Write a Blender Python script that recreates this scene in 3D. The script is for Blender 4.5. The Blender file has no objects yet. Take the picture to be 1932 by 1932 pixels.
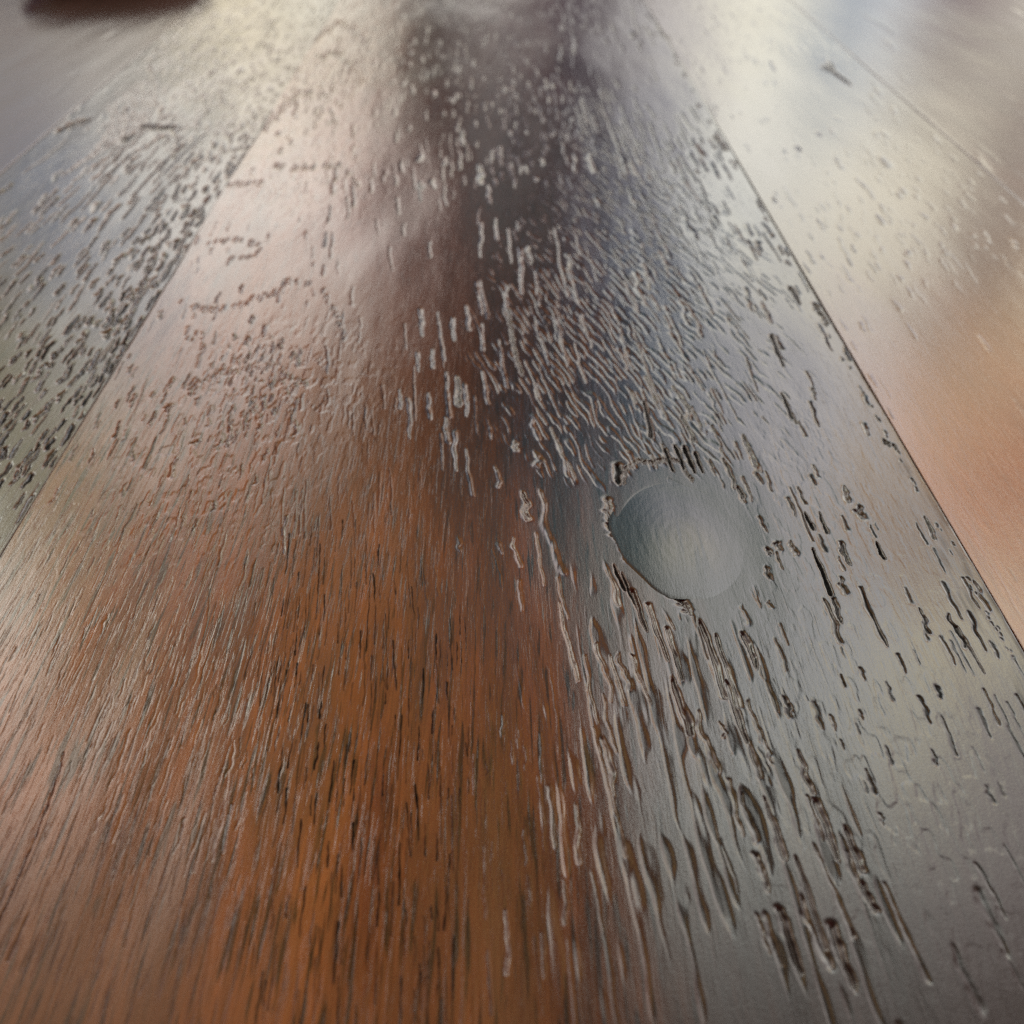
import bpy, math
import numpy as np

# ------------------------------------------------------------------ camera
CAM_H = 0.083                      # lens height above the table (m)
PITCH = math.radians(39.0)         # downward tilt
YAW = math.radians(0.77)
F = 1786.0 / 1932.0                # focal length over frame side
scene = bpy.context.scene
cam_data = bpy.data.cameras.new("camera")
cam = bpy.data.objects.new("camera", cam_data)
scene.collection.objects.link(cam)
scene.camera = cam
cam.location = (0, 0, CAM_H)
cam.rotation_euler = (math.radians(90) - PITCH, 0, -YAW)
cam_data.sensor_width = 36
cam_data.lens = 36 * F
cam_data.clip_start = 0.002
cam_data.clip_end = 50
cam_data.dof.use_dof = True
cam_data.dof.focus_distance = 0.116
cam_data.dof.aperture_fstop = 27.0
cam_data.dof.aperture_blades = 0

# ------------------------------------------------------------------ light
world = bpy.data.worlds.new("World")
scene.world = world
world.use_nodes = True
wt = world.node_tree
for n in list(wt.nodes):
    wt.nodes.remove(n)


def wmath(op, a, b=None):
    n = wt.nodes.new('ShaderNodeMath')
    n.operation = op
    for i, v in enumerate((a, b)):
        if v is None:
            continue
        if isinstance(v, (int, float)):
            n.inputs[i].default_value = v
        else:
            wt.links.new(v, n.inputs[i])
    return n.outputs[0]


tc = wt.nodes.new('ShaderNodeTexCoord')
sep = wt.nodes.new('ShaderNodeSeparateXYZ')
wt.links.new(tc.outputs['Generated'], sep.inputs[0])
AZ = wmath('MULTIPLY', wmath('ARCTAN2', sep.outputs[0], sep.outputs[1]), 180 / math.pi)   # degrees, 0 = +Y, + = right
EL = wmath('MULTIPLY', wmath('ARCSINE', sep.outputs[2]), 180 / math.pi)
# stand-in for the unseen room, brightness fitted to the tabletop's reflections: rows of elevation, columns of azimuth, colours / ROOM_GAIN
ROOM_AZ = [-180, -110, -75, -52, -40, -32, -25, -19, -14, -9, -4, 0, 4, 9, 14, 19, 24, 29, 35, 45, 60, 85, 120, 180]
ROOM_EL = [2, 12, 21, 31, 42, 55, 68, 90]
ROOM_GAIN = 6.0
#ROOM_BEGIN
ROOM = [
    [(0.002, 0.002, 0.002), (0.002, 0.002, 0.002), (0.002, 0.002, 0.002), (0.002, 0.002, 0.002), (0.002, 0.002, 0.002), (0.061, 0.068, 0.062), (0.002, 0.002, 0.017), (0.002, 0.002, 0.002), (0.041, 0.035, 0.011), (0.353, 0.344, 0.315), (0.280, 0.272, 0.251), (0.358, 0.352, 0.327), (0.103, 0.100, 0.090), (0.002, 0.002, 0.002), (0.112, 0.108, 0.101), (0.136, 0.135, 0.138), (0.046, 0.020, 0.042), (0.546, 0.516, 0.448), (0.481, 0.467, 0.439), (0.498, 0.482, 0.453), (0.372, 0.358, 0.336), (0.223, 0.211, 0.197), (0.089, 0.077, 0.071), (0.002, 0.002, 0.002)],
    [(0.004, 0.002, 0.002), (0.002, 0.002, 0.002), (0.002, 0.002, 0.002), (0.002, 0.002, 0.002), (0.002, 0.002, 0.002), (0.002, 0.002, 0.002), (0.002, 0.002, 0.002), (0.002, 0.002, 0.002), (0.372, 0.330, 0.244), (0.296, 0.279, 0.228), (0.002, 0.002, 0.002), (0.085, 0.071, 0.067), (0.011, 0.003, 0.011), (0.249, 0.238, 0.230), (0.372, 0.360, 0.299), (0.133, 0.162, 0.190), (0.002, 0.002, 0.005), (0.002, 0.002, 0.002), (0.438, 0.423, 0.393), (0.559, 0.539, 0.504), (0.398, 0.378, 0.352), (0.176, 0.155, 0.143), (0.013, 0.002, 0.002), (0.004, 0.002, 0.002)],
    [(0.008, 0.002, 0.002), (0.006, 0.002, 0.002), (0.005, 0.002, 0.002), (0.019, 0.012, 0.009), (0.002, 0.002, 0.002), (0.002, 0.002, 0.002), (0.002, 0.035, 0.097), (0.494, 0.488, 0.454), (0.639, 0.613, 0.572), (0.472, 0.394, 0.365), (0.025, 0.002, 0.002), (0.054, 0.065, 0.068), (0.002, 0.002, 0.002), (0.116, 0.120, 0.156), (0.593, 0.589, 0.549), (0.543, 0.520, 0.433), (0.513, 0.475, 0.370), (0.036, 0.002, 0.002), (0.544, 0.473, 0.339), (0.593, 0.572, 0.538), (0.389, 0.367, 0.344), (0.112, 0.086, 0.076), (0.018, 0.002, 0.002), (0.008, 0.002, 0.002)],
    [(0.013, 0.002, 0.002), (0.012, 0.002, 0.002), (0.007, 0.002, 0.002), (0.154, 0.134, 0.118), (0.983, 0.983, 0.870), (0.153, 0.153, 0.079), (0.549, 0.529, 0.448), (0.443, 0.380, 0.357), (0.348, 0.235, 0.171), (0.116, 0.032, 0.002), (0.068, 0.013, 0.002), (0.002, 0.002, 0.002), (0.002, 0.002, 0.002), (0.002, 0.048, 0.093), (0.228, 0.235, 0.273), (0.389, 0.383, 0.427), (0.585, 0.559, 0.564), (0.512, 0.375, 0.226), (0.145, 0.017, 0.002), (0.357, 0.339, 0.306), (0.317, 0.291, 0.275), (0.036, 0.004, 0.002), (0.024, 0.002, 0.002), (0.013, 0.002, 0.002)],
    [(0.016, 0.002, 0.002), (0.017, 0.002, 0.002), (0.011, 0.002, 0.002), (0.227, 0.178, 0.171), (0.816, 0.730, 0.631), (0.273, 0.226, 0.123), (0.078, 0.072, 0.090), (0.115, 0.038, 0.002), (0.254, 0.120, 0.038), (0.153, 0.055, 0.019), (0.075, 0.033, 0.019), (0.039, 0.069, 0.071), (0.002, 0.047, 0.072), (0.103, 0.153, 0.148), (0.291, 0.297, 0.251), (0.305, 0.313, 0.291), (0.434, 0.437, 0.459), (0.350, 0.358, 0.404), (0.825, 0.744, 0.505), (0.376, 0.348, 0.344), (0.082, 0.052, 0.050), (0.018, 0.002, 0.002), (0.028, 0.002, 0.002), (0.016, 0.002, 0.002)],
    [(0.015, 0.002, 0.002), (0.018, 0.002, 0.002), (0.011, 0.002, 0.002), (0.135, 0.110, 0.072), (0.325, 0.190, 0.111), (0.020, 0.002, 0.002), (0.010, 0.002, 0.002), (0.276, 0.203, 0.073), (0.024, 0.002, 0.002), (0.163, 0.074, 0.019), (0.073, 0.053, 0.018), (0.002, 0.004, 0.013), (0.002, 0.002, 0.011), (0.002, 0.002, 0.005), (0.002, 0.002, 0.002), (0.264, 0.288, 0.264), (0.591, 0.608, 0.563), (0.404, 0.422, 0.395), (0.327, 0.329, 0.311), (0.234, 0.202, 0.192), (0.002, 0.002, 0.002), (0.017, 0.002, 0.002), (0.025, 0.002, 0.002), (0.015, 0.002, 0.002)],
    [(0.013, 0.002, 0.002), (0.018, 0.002, 0.002), (0.010, 0.002, 0.002), (0.031, 0.011, 0.002), (0.090, 0.028, 0.002), (0.157, 0.079, 0.029), (0.151, 0.108, 0.063), (0.125, 0.096, 0.047), (0.082, 0.049, 0.002), (0.004, 0.002, 0.002), (0.002, 0.002, 0.002), (0.002, 0.002, 0.002), (0.002, 0.002, 0.002), (0.002, 0.002, 0.002), (0.002, 0.002, 0.002), (0.002, 0.002, 0.002), (0.002, 0.002, 0.002), (0.002, 0.002, 0.002), (0.002, 0.002, 0.002), (0.002, 0.002, 0.002), (0.007, 0.002, 0.002), (0.013, 0.002, 0.002), (0.020, 0.002, 0.002), (0.013, 0.002, 0.002)],
    [(0.005, 0.002, 0.002), (0.006, 0.002, 0.002), (0.004, 0.002, 0.002), (0.011, 0.006, 0.005), (0.022, 0.019, 0.017), (0.033, 0.030, 0.028), (0.039, 0.036, 0.033), (0.040, 0.037, 0.034), (0.035, 0.033, 0.030), (0.027, 0.026, 0.023), (0.021, 0.020, 0.018), (0.016, 0.015, 0.014), (0.013, 0.011, 0.010), (0.009, 0.008, 0.007), (0.006, 0.005, 0.004), (0.004, 0.003, 0.002), (0.003, 0.002, 0.002), (0.002, 0.002, 0.002), (0.002, 0.002, 0.002), (0.003, 0.002, 0.002), (0.004, 0.002, 0.002), (0.004, 0.002, 0.002), (0.006, 0.002, 0.002), (0.005, 0.002, 0.002)],
]
#ROOM_END
azf = wmath('ADD', wmath('MULTIPLY', AZ, 1 / 360), 0.5)
acc = None
for k, row in enumerate(ROOM):
    rp = wt.nodes.new('ShaderNodeValToRGB')
    rp.color_ramp.interpolation = 'EASE'
    els = rp.color_ramp.elements
    while len(els) < len(row):
        els.new(.5)
    for q, (a, c) in enumerate(zip(ROOM_AZ, row)):
        els[q].position = a / 360 + .5
    for q, c in enumerate(row):
        els[q].color = (*c, 1)
    wt.links.new(azf, rp.inputs[0])
    if acc is None:
        acc = rp.outputs[0]
    else:
        mr = wt.nodes.new('ShaderNodeMapRange')
        mr.inputs['From Min'].default_value = ROOM_EL[k - 1]
        mr.inputs['From Max'].default_value = ROOM_EL[k]
        wt.links.new(EL, mr.inputs['Value'])
        mx = wt.nodes.new('ShaderNodeMix')
        mx.data_type = 'RGBA'
        wt.links.new(mr.outputs[0], mx.inputs[0])
        wt.links.new(acc, mx.inputs[6])
        wt.links.new(rp.outputs[0], mx.inputs[7])
        acc = mx.outputs[2]
floor_keep = wmath('MINIMUM', 1.0, wmath('MAXIMUM', 0.03, wmath('MULTIPLY', wmath('ADD', EL, 6.0), 0.15)))
fk = wt.nodes.new('ShaderNodeVectorMath')
fk.operation = 'SCALE'
wt.links.new(acc, fk.inputs[0])
wt.links.new(wmath('MULTIPLY', floor_keep, ROOM_GAIN), fk.inputs['Scale'])
acc = fk.outputs[0]
bg = wt.nodes.new('ShaderNodeBackground')
wo = wt.nodes.new('ShaderNodeOutputWorld')
wt.links.new(acc, bg.inputs[0])
bg.inputs[1].default_value = 1.0
wt.links.new(bg.outputs[0], wo.inputs[0])
world.cycles.sampling_method = 'MANUAL'
world.cycles.sample_map_resolution = 512


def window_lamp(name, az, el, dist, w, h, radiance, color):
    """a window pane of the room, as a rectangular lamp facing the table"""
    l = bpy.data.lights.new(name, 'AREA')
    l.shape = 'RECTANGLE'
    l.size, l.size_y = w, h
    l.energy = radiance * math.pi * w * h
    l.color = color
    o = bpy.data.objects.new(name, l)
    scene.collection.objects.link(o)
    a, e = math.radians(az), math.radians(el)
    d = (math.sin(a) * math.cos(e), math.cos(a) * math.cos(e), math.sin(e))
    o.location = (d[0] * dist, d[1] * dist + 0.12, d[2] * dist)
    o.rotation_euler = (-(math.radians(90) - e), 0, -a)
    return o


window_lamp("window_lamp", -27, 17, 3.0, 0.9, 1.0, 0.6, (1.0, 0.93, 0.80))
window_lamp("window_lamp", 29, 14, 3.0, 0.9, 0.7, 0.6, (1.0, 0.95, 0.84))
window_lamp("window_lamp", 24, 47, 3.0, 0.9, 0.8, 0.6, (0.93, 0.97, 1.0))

scene.view_settings.view_transform = 'Standard'
scene.view_settings.look = 'None'
scene.view_settings.exposure = 0
scene.view_settings.gamma = 1
scene.view_settings.use_curve_mapping = False
scene.cycles.max_bounces = 5
scene.cycles.use_denoising = False        # leave the fine grain a small sensor has
scene.cycles.sample_clamp_indirect = 3

# ------------------------------------------------------------------ photo <-> table calibration
cp, sp, cy_, sy_ = math.cos(PITCH), math.sin(PITCH), math.cos(YAW), math.sin(YAW)


def at(px, py):
    """point of the table top seen at frame position px, py (0..1932)"""
    px = np.asarray(px, float); py = np.asarray(py, float)
    u = (px - 966) / 1786.0
    v = (966 - py) / 1786.0
    dy = cp + v * sp
    dz = -sp + v * cp
    t = CAM_H / -dz
    x, y = u * t, dy * t
    return x * cy_ + y * sy_, -x * sy_ + y * cy_


def seam_x(slope):                 # world x of a line that runs with the boards
    return slope * CAM_H / cp


rng = np.random.default_rng(7)

# ------------------------------------------------------------------ noise
def vnoise(x, y, sx, sy, seed):
    """smooth value noise in [-1, 1]; x, y arrays (broadcastable)"""
    r = np.random.default_rng(seed)
    T = r.uniform(-1, 1, (256, 256)).astype(np.float32)
    gx = x / sx + 57.3 * (seed % 13); gy = y / sy + 31.7 * (seed % 7)
    ix = np.floor(gx).astype(int); iy = np.floor(gy).astype(int)
    fx = (gx - ix).astype(np.float32); fy = (gy - iy).astype(np.float32)
    fx = fx * fx * fx * (fx * (fx * 6 - 15) + 10); fy = fy * fy * fy * (fy * (fy * 6 - 15) + 10)
    a = T[iy & 255, ix & 255]; b = T[iy & 255, (ix + 1) & 255]
    c = T[(iy + 1) & 255, ix & 255]; d = T[(iy + 1) & 255, (ix + 1) & 255]
    return (a + (b - a) * fx) * (1 - fy) + (c + (d - c) * fx) * fy


def sstep(a, b, x):
    t = np.clip((x - a) / (b - a), 0, 1)
    return t * t * (3 - 2 * t)


# ------------------------------------------------------------------ how the pores look where
# frame x, y, coverage, width px, length px, depth (fraction of width), lean dx/dy in frame, wobble, darkness of the pore
CENTRE = [
    # top speckle
    (800, 60, .2, 5, 10, .30, .03, .3, .2), (960, 60, .32, 5, 11, .35, .06, .3, .2), (1130, 60, .3, 6, 16, .3, .25, .3, .2),
    (900, 200, .36, 5, 13, .42, .04, .4, .2), (1040, 220, .36, 5, 13, .40, .1, .4, .2), (780, 220, .18, 7, 18, .35, -.02, .3, .2),
    (880, 320, .30, 6, 22, .42, .08, .4, .2), (1040, 330, .16, 9, 14, .42, .15, .4, .2), (980, 410, .07, 9, 16, .4, .15, .4, .2),
    (1090, 410, .02, 9, 16, .4, .2, .4, .2), (1180, 250, .35, 5, 45, .30, .42, .5, .2), (1250, 400, .30, 6, 48, .32, .5, .5, .3),
    (1320, 300, .42, 9, 24, .45, .55, .3, .6), (1330, 520, .22, 6, 45, .34, .5, .5, .4), (1430, 560, .18, 8, 28, .42, .5, .4, .5),
    (1400, 420, .2, 8, 22, .40, .5, .3, .6), (1260, 150, .10, 6, 20, .3, .5, .3, .3),
    # upper left, cathedral figure
    (700, 60, .28, 5, 9, .35, -.1, .5, .3), (620, 150, .42, 5, 9, .4, -.1, .7, .3), (650, 330, .22, 9, 30, .35, -.02, .5, .4),
    (540, 330, .12, 9, 16, .3, -.2, .4, .5), (520, 440, .04, 9, 14, .3, -.2, .4, .5), (720, 450, .16, 8, 45, .3, .08, .3, .1),
    (430, 470, .05, 9, 14, .3, -.3, .4, .5), (560, 560, .05, 8, 16, .3, -.1, .5, .4),
    # bright dashes on the dark band
    (800, 480, .2, 9, 60, .42, .10, .3, .1), (870, 560, .26, 9, 65, .42, .12, .3, .1), (830, 700, .28, 9, 60, .42, .04, .3, .1),
    (920, 640, .26, 9, 55, .42, .04, .3, .1), (840, 860, .30, 10, 85, .42, .06, .3, .1), (920, 820, .18, 9, 50, .4, .1, .3, .1),
    (760, 640, .14, 7, 50, .35, .02, .3, .1), (950, 960, .24, 12, 40, .42, .22, .6, .1), (1030, 980, .24, 12, 60, .42, .25, .7, .1),
    (880, 1080, .13, 12, 60, .42, .25, .6, .1), (800, 1000, .06, 8, 40, .32, .08, .4, .2), (1000, 880, .14, 13, 40, .42, .3, .5, .1),
    # worm channels
    (960, 470, 0.12, 7.2, 60, .50, .12, .5, .1), (1060, 500, 0.21, 7.2, 90, .60, .20, .7, .1), (1150, 520, 0.17, 7.2, 70, .60, .25, .7, .2),
    (1000, 620, 0.17, 7.2, 80, .60, .25, .8, .2), (1120, 650, 0.25, 7.2, 80, .70, .36, .9, .2), (1200, 620, 0.22, 7.2, 70, .65, .45, .9, .3),
    (1080, 780, 0.23, 7.2, 60, .70, .38, .9, .3), (1180, 780, 0.26, 8.0, 80, .80, .35, .9, .4), (1280, 700, 0.17, 7.2, 55, .55, .5, .8, .3),
    (1150, 850, 0.16, 7.2, 50, .65, .35, .8, .4), (1290, 850, 0.21, 8.0, 70, .90, .40, .5, .7), (1040, 740, 0.10, 7.2, 60, .5, .4, .5, .2),
    (1380, 760, 0.10, 7.2, 45, .50, .45, .7, .4), (1240, 850, 0.14, 7.2, 60, .8, .35, .6, .4),
    # round the knot: nothing
    (1100, 960, .02, 10, 30, .3, .3, .4, .1), (1100, 1020, .0, 10, 30, .3, .3, .4, .1), (1250, 960, 0, 10, 30, .3, .3, .3, .1),
    (1290, 1050, 0, 10, 30, .3, .3, .3, .1), (1220, 905, 0, 10, 30, .3, .3, .3, .1), (1360, 1080, .0, 10, 30, .3, .3, .3, .3),
    (1350, 960, .03, 10, 30, .4, .4, .3, .5),
    # right side, sparse dark dashes
    (1450, 700, .20, 9, 45, .50, .40, .3, .7), (1550, 750, .09, 9, 30, .45, .4, .3, .8), (1400, 900, .24, 10, 38, .5, .4, .4, .7),
    (1520, 900, .15, 10, 34, .5, .4, .3, .8), (1480, 640, .12, 9, 50, .5, .4, .3, .8), (1560, 1000, .15, 10, 45, .5, .4, .3, .9),
    (1640, 900, .03, 10, 34, .4, .4, .3, .8), (1430, 1050, .2, 11, 30, .5, .4, .3, .8), (1700, 1050, .10, 9, 40, .5, .4, .4, .9),
    (1560, 1130, .15, 11, 44, .5, .38, .4, .8), (1680, 1180, .14, 9, 40, .5, .4, .4, .9), (1780, 1200, .24, 9, 60, .55, .5, .5, .9),
    (1600, 1300, .15, 9, 30, .4, .38, .4, .9), (1750, 1330, .17, 10, 40, .4, .4, .4, .9), (1880, 1320, .2, 9, 70, .4, .5, .4, .7),
    (1500, 1250, .10, 10, 34, .45, .38, .4, .8), (1740, 1470, .14, 11, 60, .4, .42, .3, .7), (1640, 1450, .06, 9, 24, .4, .4, .3, .9),
    (1850, 1500, .08, 12, 60, .3, .45, .3, .6), (1750, 1650, .05, 16, 60, .3, .42, .3, .6), (1880, 1700, .18, 18, 110, .3, .5, .3, .6),
    # grooves below the knot
    (1100, 1080, 0.12, 11.2, 90, .55, .30, .5, .2), (1170, 1120, 0.18, 10.4, 90, .70, .36, .6, .4), (1220, 1180, 0.22, 11.2, 100, .75, .35, .6, .5),
    (1320, 1230, 0.24, 12.8, 130, .80, .33, .6, .6), (1420, 1250, 0.17, 11.2, 80, .65, .33, .5, .6), (1200, 1320, 0.17, 11.2, 90, .6, .3, .8, .3),
    (1300, 1350, 0.25, 12.8, 110, .7, .33, .7, .5), (1380, 1450, 0.22, 13.6, 120, .65, .33, .6, .5), (1120, 1450, 0.17, 11.2, 120, .55, .2, .5, .3),
    (1250, 1500, 0.19, 12.8, 130, .60, .25, .5, .4), (1480, 1480, 0.16, 12.8, 110, .55, .38, .5, .6), (1560, 1520, 0.12, 12.8, 100, .55, .4, .4, .7),
    (1600, 1620, 0.12, 12.8, 100, .5, .4, .4, .7), (1180, 1650, 0.14, 12.0, 160, .45, .15, .4, .4), (1350, 1640, 0.12, 13.6, 130, .45, .3, .4, .4),
    (1480, 1750, 0.17, 15.2, 130, .5, .35, .4, .6), (1580, 1740, 0.19, 16.0, 150, .55, .38, .4, .6), (1700, 1800, 0.08, 14.4, 130, .35, .42, .3, .6),
    (1400, 1850, 0.06, 14.4, 130, .3, .3, .3, .6), (1250, 1830, 0.04, 11.2, 160, .25, .15, .3, .5), (1620, 1650, 0.16, 13.6, 80, .5, .4, .5, .7),
    # between orange and groove field
    (1000, 1150, 0.18, 9.6, 90, 0.45, .22, .5, .15), (1030, 1250, 0.19, 8.8, 110, 0.42, .12, .6, .2), (960, 1250, 0.10, 9.6, 80, 0.42, .15, .7, .2),
    (1050, 1420, 0.22, 7.2, 120, 0.42, .08, .6, .3), (960, 1450, 0.12, 6.4, 50, 0.30, .04, .7, .3), (980, 1620, 0.16, 6.4, 90, 0.32, .04, .6, .4),
    (1080, 1600, 0.20, 9.6, 150, 0.42, .10, .5, .4), (930, 1800, 0.13, 6.4, 110, 0.20, .04, .4, .7), (1080, 1800, 0.11, 9.6, 150, 0.22, .08, .4, .6),
    # orange middle: thin flat dark pores
    (620, 1050, 0.29, 4.2, 60, 0.06, -.05, .25, 1.), (750, 1100, 0.26, 4.2, 60, 0.05, .02, .25, 1.), (850, 1200, 0.24, 4.2, 50, 0.05, .03, .25, 1.),
    (700, 1300, 0.35, 5.1, 70, 0.05, -.03, .25, 1.), (600, 1500, 0.31, 6.0, 80, 0.05, -.10, .25, 1.), (750, 1500, 0.31, 6.0, 70, 0.04, -.03, .25, 1.),
    (850, 1400, 0.26, 5.1, 50, 0.06, .0, .25, 1.), (650, 1750, 0.35, 6.8, 90, 0.04, -.06, .25, 1.), (800, 1750, 0.31, 6.8, 80, 0.04, .0, .25, 1.),
    (550, 1250, 0.40, 4.2, 60, 0.08, -.12, .25, 1.), (530, 1880, 0.26, 6.0, 90, 0.04, -.1, .25, 1.), (700, 1900, 0.26, 6.8, 90, 0.04, -.03, .25, 1.),
    # lower left, torn fibres
    (60, 1060, 0.08, 4.5, 40, 0.20, -.5, .5, .6), (60, 1230, 0.18, 4.5, 45, 0.26, -.45, .6, .6), (200, 1100, 0.20, 3.8, 55, 0.22, -.4, .6, .6),
    (330, 1080, 0.18, 3.8, 60, 0.21, -.3, .6, .6), (250, 1250, 0.25, 3.8, 60, 0.27, -.36, .8, .6), (400, 1200, 0.24, 3.8, 60, 0.26, -.25, .8, .6),
    (170, 1350, 0.24, 4.5, 60, 0.27, -.4, .8, .6), (320, 1400, 0.29, 4.5, 75, 0.34, -.34, .9, .6), (450, 1400, 0.28, 4.5, 70, 0.29, -.24, .8, .6),
    (60, 1420, 0.08, 5.2, 60, 0.22, -.45, .6, .6), (250, 1500, 0.29, 5.2, 80, 0.34, -.36, .9, .6), (400, 1520, 0.31, 5.2, 80, 0.34, -.28, .9, .5),
    (100, 1600, 0.11, 6.0, 100, 0.20, -.42, .6, .5), (300, 1700, 0.24, 5.2, 120, 0.24, -.30, .7, .5), (420, 1700, 0.24, 5.2, 100, 0.24, -.22, .8, .6),
    (150, 1800, 0.14, 6.8, 130, 0.16, -.34, .5, .5), (380, 1870, 0.18, 6.0, 120, 0.16, -.22, .5, .6), (40, 1880, 0.13, 6.8, 130, 0.14, -.4, .5, .5),
    # left middle
    (200, 780, .18, 8, 30, .35, -.45, .4, .6), (100, 950, .10, 7, 40, .28, -.55, .4, .6), (260, 880, .20, 8, 38, .36, -.42, .6, .6),
    (350, 650, .10, 9, 22, .35, -.35, .4, .6), (460, 700, .40, 9, 15, .55, -.3, .7, .5), (540, 700, .40, 10, 16, .55, -.2, .7, .4),
    (400, 780, .24, 9, 20, .38, -.35, .7, .5), (480, 790, .38, 10, 18, .5, -.3, .7, .4), (600, 620, .16, 9, 30, .36, .0, .5, .3),
    (610, 800, .16, 8, 60, .30, -.05, .4, .3), (430, 900, .22, 8, 34, .34, -.3, .6, .5), (560, 930, .20, 7, 60, .3, -.1, .5, .4),
    (350, 960, .24, 6, 34, .30, -.34, .6, .5), (680, 700, .08, 6, 50, .2, -.02, .4, .3), (700, 900, .14, 5, 70, .16, .0, .4, .5),
    (450, 1000, .24, 7, 50, .3, -.22, .6, .5),
]
LEFT = [
    (60, 950, .20, 9, 40, .5, -.6, .4, .6), (60, 800, .34, 9, 26, .5, -.65, .5, .7), (120, 720, .40, 10, 26, .55, -.65, .6, .7),
    (200, 620, .45, 10, 24, .55, -.65, .6, .7), (280, 520, .48, 10, 22, .55, -.65, .7, .7), (350, 400, .42, 10, 18, .5, -.65, .7, .7),
    (60, 600, .26, 8, 22, .4, -.7, .4, .6), (130, 520, .28, 9, 26, .45, -.75, .4, .6), (230, 400, .26, 9, 26, .42, -.8, .4, .6),
    (60, 440, .20, 7, 26, .4, -1., .4, .6), (150, 360, .26, 6, 34, .42, -1., .7, .6), (260, 300, .30, 6, 26, .42, -.9, .7, .6),
    (100, 300, .06, 5, 34, .3, -1.2, .7, .6), (240, 220, .35, 5, 11, .36, -.8, .9, .4), (300, 170, .35, 5, 9, .32, -.8, .9, .4),
    (330, 250, .40, 6, 11, .36, -.8, .9, .4), (420, 200, .42, 5, 9, .3, -.8, .9, .3), (500, 120, .42, 5, 8, .3, -.7, .9, .3),
    (430, 80, .30, 5, 8, .28, -.8, .8, .3), (540, 30, .35, 5, 8, .28, -.6, .8, .3), (400, 330, .40, 8, 13, .45, -.7, .7, .6),
    (60, 360, .0, 8, 13, .45, -.7, .7, .6), (180, 200, .05, 8, 13, .3, -.7, .7, .6), (560, 190, .3, 6, 9, .3, -.6, .9, .4),
]
RIGHT = [
    (1330, 90, 0.36, 6, 7, 0.29, .7, .4, .4), (1400, 70, 0.43, 7, 8, 0.29, .8, .6, .4), (1480, 250, 0.05, 9, 10, 0.36, .6, .4, .6),
    (1400, 230, 0.11, 9, 10, 0.36, .6, .4, .6), (1500, 440, 0.22, 9, 16, 0.36, .6, .4, .6), (1650, 330, 0.22, 9, 12, 0.32, .6, .4, .5),
    (1700, 460, 0.29, 8, 12, 0.29, .6, .6, .4), (1620, 560, 0.16, 9, 20, 0.29, .6, .4, .5), (1600, 700, 0.11, 10, 22, 0.25, .6, .3, .5),
    (1750, 700, 0.02, 12, 30, 0.14, .6, .3, .3), (1850, 900, 0.00, 12, 40, 0.14, .6, .3, .3), (1850, 1150, 0.02, 6, 60, 0.18, .55, .3, .4),
    (1560, 320, 0.14, 9, 12, 0.36, .6, .3, .5), (1500, 150, 0.04, 9, 10, 0.36, .6, .3, .5), (1850, 600, 0.02, 12, 40, 0.18, .6, .3, .3),
]
FAR = [(100, 150, .04, 10, 14, .16, -1.5, .3, .4), (1750, 150, .05, 9, 14, .16, 1.2, .3, .4)]


def prep(table):
    out = []
    for (px, py, cov, w, l, dep, lean, wob, dk) in table:
        x, y = at(px, py)
        x1, _ = at(px + 1, py)
        x2, y2 = at(px + lean * 20 * .5, py + 10)
        x3, y3 = at(px - lean * 20 * .5, py - 10)
        lat = (x1 - x)
        gy = abs(y3 - y2) / 20
        slope = (x3 - x2) / (y3 - y2)               # world dx/dy of the grain
        if w >= 13:
            dk = dk * .35
        out.append((x, y, cov, w * lat, l * gy, dep, slope, wob, dk))
    return np.array(out)


def blend(tab, x, y):
    """distance-weighted look at points x, y"""
    px = x[:, None] - tab[None, :, 0]
    py = (y[:, None] - tab[None, :, 1]) * 0.55
    sc = (0.1 + y)[:, None] ** 1.0
    d2 = (px * px + py * py) / sc ** 2 + 1e-6
    w = d2 ** -2.2
    w /= w.sum(1, keepdims=True)
    return w @ tab[:, 2:]


def stamp(Hh, P, xs, ys, x, y, w, l, dep, slope, wob, dark, ph, flat=.12):
    """press one long pore into the height sheet"""
    hl = l * .5
    ext = w * (1.2 + wob) + abs(slope) * hl
    c0, c1 = np.searchsorted(xs, (x - ext, x + ext))
    r0, r1 = np.searchsorted(ys, (y - hl - w, y + hl + w))
    if c1 - c0 < 2 or r1 - r0 < 2:
        return
    X = xs[c0:c1][None, :] - x
    Y = ys[r0:r1][:, None] - y
    t = np.clip(Y / max(hl, 1e-6), -1, 1)
    cx = slope * np.clip(Y, -hl, hl) + wob * w * .6 * (np.sin(t * 3.1 + ph) + .5 * np.sin(t * 7.3 + ph * 2.1)) * (1 - .3 * t * t)
    ww = w * .5 * (1 + .16 * np.sin(t * 7 + ph * 3) + .06 * np.sin(t * 17 + ph * 5)) * (1.0 - .55 * (t * .5 + .5 if math.sin(ph * 7) > 0 else .5 - t * .5) ** 2)
    ov = np.maximum(np.abs(Y) - hl + w * .5, 0) / (w * .6)
    r = np.sqrt(((X - cx) / ww) ** 2 + ov ** 2)
    k = 1 - np.clip((r - flat) / (1.4 - flat), 0, 1)
    k = k * k * (3 - 2 * k)
    k = np.exp(-1.9 * r * r) * np.clip((1.9 - r) * 2, 0, 1)
    sub = Hh[r0:r1, c0:c1]
    np.maximum(sub, (dep * k).astype(np.float32), out=sub)
    sp_ = P[r0:r1, c0:c1]
    kk = 1 - np.clip((r - .3) / .8, 0, 1)
    np.maximum(sp_, (np.clip((.9 if dark > .55 and w < .0009 else .6) * dark, 0, 1) * kk).astype(np.float32), out=sp_)


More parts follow.
